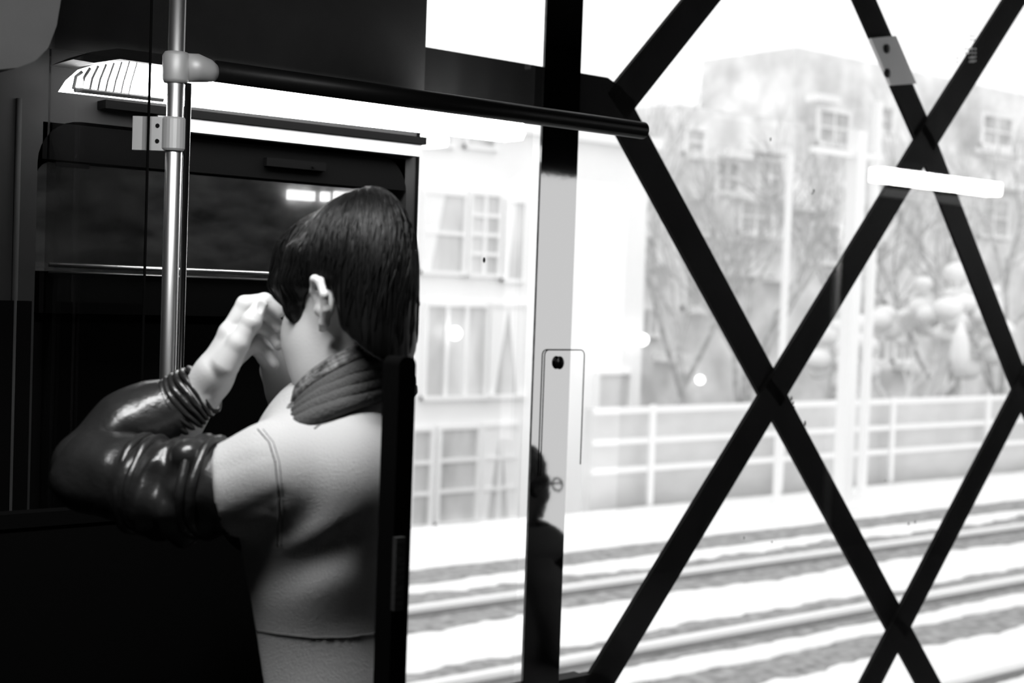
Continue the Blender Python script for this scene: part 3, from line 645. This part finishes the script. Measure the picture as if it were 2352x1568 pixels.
def surf(fn, px, py, w0=-.26, w1=.1):
    ws = np.linspace(w0, w1, 400); P = np.array([L(px, py, w) for w in ws]); v = fn(P[None])[0]; k = np.argmax(v < 0)
    return L(px, py, ws[k]-.0004) if v[k] < 0 else None
def seam(pts, fn, r, name, parent, m, dash=False):
    P = []
    for (a, b), (c, d) in zip(pts, pts[1:]):
        for t in np.linspace(0, 1, 14)[:-1]:
            s_ = surf(fn, a+(c-a)*t, b+(d-b)*t)
            if s_: P.append(toWp(s_))
    bm = bmesh.new(); tube(bm, P, r, 5); o = obj(name, bm, m, None, smooth=True)
    o.parent = parent; return o
seam([(592, 985), (618, 1015), (632, 1060), (638, 1120), (640, 1180), (636, 1260)], jacket, .0010, 'seam', jac, 'seam')
seam([(604, 985), (628, 1015), (642, 1060), (648, 1120), (650, 1180), (646, 1260)], jacket, .0006, 'seam', jac, 'seam')
seam([(568, 1445), (640, 1456), (720, 1464), (800, 1463), (900, 1450)], jacket, .0012, 'seam', jac, 'seam')
seam([(722, 985), (770, 945), (830, 920), (880, 912), (925, 912)], jacket, .0012, 'seam', jac, 'seam')
# leather sleeve: upper arm with straps and folds, forearm, cuff
SH, EL, WRs = L(545, 1120, -.095), L(225, 1085, -.035), L(400, 945, .025)
def upper(p):
    d = cone(p, SH, L(400, 1130, -.07), .052, .054); d = smin(d, cone(p, L(400, 1130, -.07), EL, .054, .052), .02)
    ax = np.array(EL)-np.array(SH); t = ((p-np.array(SH))@ax)/(ax@ax)
    d = d+.0035*np.sin(t*34+8*p[..., 1]*4)*np.clip(1.2-np.abs(t-.35)*2.2, 0, 1)
    d = d+groove(p, L(358, 1085, -.125), L(440, 1105, -.15), .010, .012)+groove(p, L(380, 1040, -.11), L(430, 1075, -.13), .008, .008)+groove(p, L(350, 1120, -.12), L(440, 1200, -.14), .013, .007)
    d = d+groove(p, L(265, 1110, -.09), L(315, 1112, -.1), .007, .006)-groove(p, L(345, 1125, -.12), L(440, 1220, -.13), .009, .004)*1
    d = smin(d, ell(p, L(432, 1052, -.105), (.020, .021, .022)), .01)
    return d+wob(p, 1.1, 60, .004)
def fore(p):
    d = chain(p, [L(212, 1070, -.02), L(290, 990, .0), L(360, 950, .018), L(425, 925, .02)], [.046, .043, .039, .030], .02)
    d = d+groove(p, L(300, 1010, -.045), L(400, 1040, -.03), .012, .010)+groove(p, L(200, 1015, -.06), L(330, 1060, -.06), .012, .007)
    return d+wob(p, 2.2, 55, .004)
slo, shi = rr([L(130, 940, -.1), L(600, 1250, .06), L(300, 1250, -.15)], .04)
flo, fhi = rr([L(140, 870, .04), L(480, 1140, -.08)], .045)
slv = sdf_obj('sleeve', [(upper, slo, shi, .0035), (fore, flo, fhi, .0035)], 'leather', per, toW)
def oring(c, axis, ra, rb, r, bm, tilt=None, n=40):
    ax = np.array(axis, float); ax /= np.linalg.norm(ax); u = np.cross(ax, [0, 0, 1.]); u /= np.linalg.norm(u); v_ = np.cross(ax, u)
    ph = c[0]*900; jt = lambda a: 1+.03*math.sin(3*a+ph)+.018*math.sin(7*a+2*ph)
    P = [toWp(np.array(c)+(u*ra*math.cos(a)+v_*rb*math.sin(a))*jt(a)+ax*.003*math.sin(2*a+ph)) for a in [2*math.pi*k/n for k in range(n+1)]]; tube(bm, P, r, 8, False)
fd = np.array(L(470, 890, .0))-np.array(L(385, 945, 0)); bm = bmesh.new()
for k in range(7):
    c = np.array(L(398, 938, .02))+fd*(.14*k); oring(c, fd, .036-.0010*k, .035-.0010*k, .0042, bm)
cf = obj('cuff', bm, 'leather', None, smooth=True); cf.parent = slv; cf['label'] = 'ribbed glossy leather cuff'
ud = np.array(SH)-np.array(EL); bm = bmesh.new()
for k, (x, y, w_) in enumerate(((340, 1115, -.055), (480, 1120, -.085))):
    for s_ in (-.007, .007): oring(np.array(L(x, y, w_))+ud/np.linalg.norm(ud)*s_, ud, .0535, .0535, .0062, bm)
st = obj('strap', bm, 'leather', None, smooth=True); st.parent = slv
# collar and scarf, rings round the neck
def neckring(cx, cy, cw, a, b, r, bm, n=48):
    c = np.array(L(cx, cy, cw)); a = np.array(a); b = np.array(b)
    tube(bm, [toWp(c+a*math.cos(2*math.pi*k/n)+b*math.sin(2*math.pi*k/n)) for k in range(n+1)], r, 10, False)
bm = bmesh.new()
for k in range(4):
    t = k/3; neckring(812-2*k, 888+19*k, .0, (.056+.001*k, .034-.002*k, 0), (-.020-.003*k, .004-.005*t, -.074-.008*k), .0115, bm)
co = obj('collar', bm, 'collar', per, smooth=True); loc(co, per)
bm = bmesh.new()
for k in range(3): neckring(806, 850+9*k, .0, (.055+.001*k, .036, 0), (-.024, .006, -.068-.002*k), .0055, bm)
for t in range(2): ball(bm, toWp(L(676+16*t, 940+12*t, -.052)), .0095, 10)
sc = obj('scarf', bm, 'scarf', per, smooth=True); loc(sc, per); sc['label'] = 'glittering patterned scarf edge'
# right sleeve (far side), trousers, shoes
sdf_obj('sleeve', [(lambda p: chain(p, [L(700, 1090, .19), L(600, 1180, .26), L(690, 1010, .18)], [.055, .050, .036], .03), *rr([L(700, 980, .14), L(560, 1250, .3)], .07), .006)], 'leather', per, toW)
def Wd(a): return np.array(a)
def legs(p):
    fx, fy = foot.x, foot.y; f2 = np.array([FW[0], FW[1], 0]); f2 /= np.linalg.norm(f2); d = None
    for s in (-1, 1):
        b = np.array([fx, fy, 0])+f2*.07*s
        c = chain(p, [b+[0, 0, .97], b+[0, 0, .84], b+[.01, 0, .50], b+[0, 0, .07]], [.080, .09, .07, .05], .04)
        d = c if d is None else smin(d, c, .03)
    return d
sdf_obj('trousers', [(legs, (foot.x-.25, foot.y-.25, 0.02), (foot.x+.25, foot.y+.25, 1.24), .01)], 'denim', per, lambda V: V)
f2 = Vector((FW[0], FW[1], 0)).normalized(); r2 = Vector((RT[0], RT[1], 0)).normalized()
for s in (-1, 1):
    b = Vector((foot.x, foot.y, 0))+f2*.07*s
    fn = lambda p, b=b: smax(chain(p, [np.array(b)+[0, 0, .05], np.array(b-r2*.16)+[0, 0, .035]], [.048, .036], .02), -(p[..., 2]-.004), .005)
    sdf_obj('shoe', [(fn, (b.x-.25, b.y-.25, -.02), (b.x+.25, b.y+.25, .13), .006)], 'shoe', per, lambda V: V)

# ---- person two: seated passenger with glasses, seen mirrored in the pillar
sx, sy, st_ = 2.868, 1.34, 1.0
p2 = tag(empty('person', (sx-.05, sy, 0)), 'seated dark passenger with curly hair and round glasses, a silhouette in the pillar', 'person')
c2 = np.array([sx, sy, st_])
def h2(p): q = p-c2; return np.stack([q[..., 1], q[..., 0], q[..., 2]], -1)
def b2(p):
    d = smin(smin(head_sdf(h2(p)), ear_sdf(h2(p)), .004), cone(p, c2+[-.02, 0, -.06], c2+[-.02, 0, -.20], .062, .07), .02)
    return smin(d, chain(p, [c2+[.14, -.18, -.50], c2+[.30, -.08, -.48]], [.035, .035], .02), .01)
sdf_obj('body', [(b2, tuple(c2-[.16, .26, .60]), tuple(c2+[.36, .14, .16]), .005)], 'hair', p2, lambda V: V)
sdf_obj('hair', [(lambda p: smax(ell(p, c2+[-.022, 0, .045], (.098, .09, .092)), (p[..., 0]-c2[0]-.07), .01)+.004*np.sin(p[..., 0]*130)*np.sin(p[..., 1]*120)*np.sin(p[..., 2]*125), tuple(c2-[.15, .13, .08]), tuple(c2+[.13, .13, .18]), .005)], 'hair', p2, lambda V: V)
def coat(p):
    d = ell(p, c2+[-.05, 0, -.39], (.13, .19, .26)); d = smin(d, ell(p, c2+[-.01, 0, -.175], (.13, .20, .075)), .05)
    for s in (-1, 1): d = smin(d, chain(p, [c2+[-.05, .19*s, -.27], c2+[.0, .22*s, -.48], c2+[.18, .12*s, -.50]], [.06, .05, .04], .03), .02)
    for s in (-1, 1): d = smin(d, chain(p, [c2+[-.05, .09*s, -.62], c2+[.36, .10*s, -.58], c2+[.36, .10*s, -.93]], [.09, .065, .045], .03), .03)
    return d
sdf_obj('coat', [(coat, tuple(c2-[.30, .36, .985]), tuple(c2+[.5, .36, -.12]), .01)], 'denim', p2, lambda V: V)
bm = bmesh.new()
for s in (-1, 1):
    P = [Vector(c2)+Vector((.122, s*.032+.024*math.cos(a), .0+.020*math.sin(a)-.004)) for a in [2*math.pi*k/20 for k in range(21)]]; tube(bm, P, .0032, 6, False)
    tube(bm, [Vector(c2)+Vector((.122, s*.056, .004)), Vector(c2)+Vector((.0, s*.078, .006))], .003, 6)
tube(bm, [Vector(c2)+Vector((.122, -.008, 0)), Vector(c2)+Vector((.122, .008, 0))], .002, 6)
gl = obj('glasses', bm, 'screw', p2, smooth=True); loc(gl, p2)
bench = tag(empty('bench_seat', (sx-.05, sy, 0)), 'dark seat under the passenger with glasses', 'seat')
part('seat', B(sx-.32, sx+.16, sy-.25, sy+.25, .22, .27), 'wing', bench, bevel=.01)
part('seat_back', B(sx-.36, sx-.30, sy-.25, sy+.25, .27, .78), 'wing', bench, bevel=.01); part('seat_base', B(sx-.28, sx+.1, sy-.2, sy+.2, 0, .22), 'wing', bench)
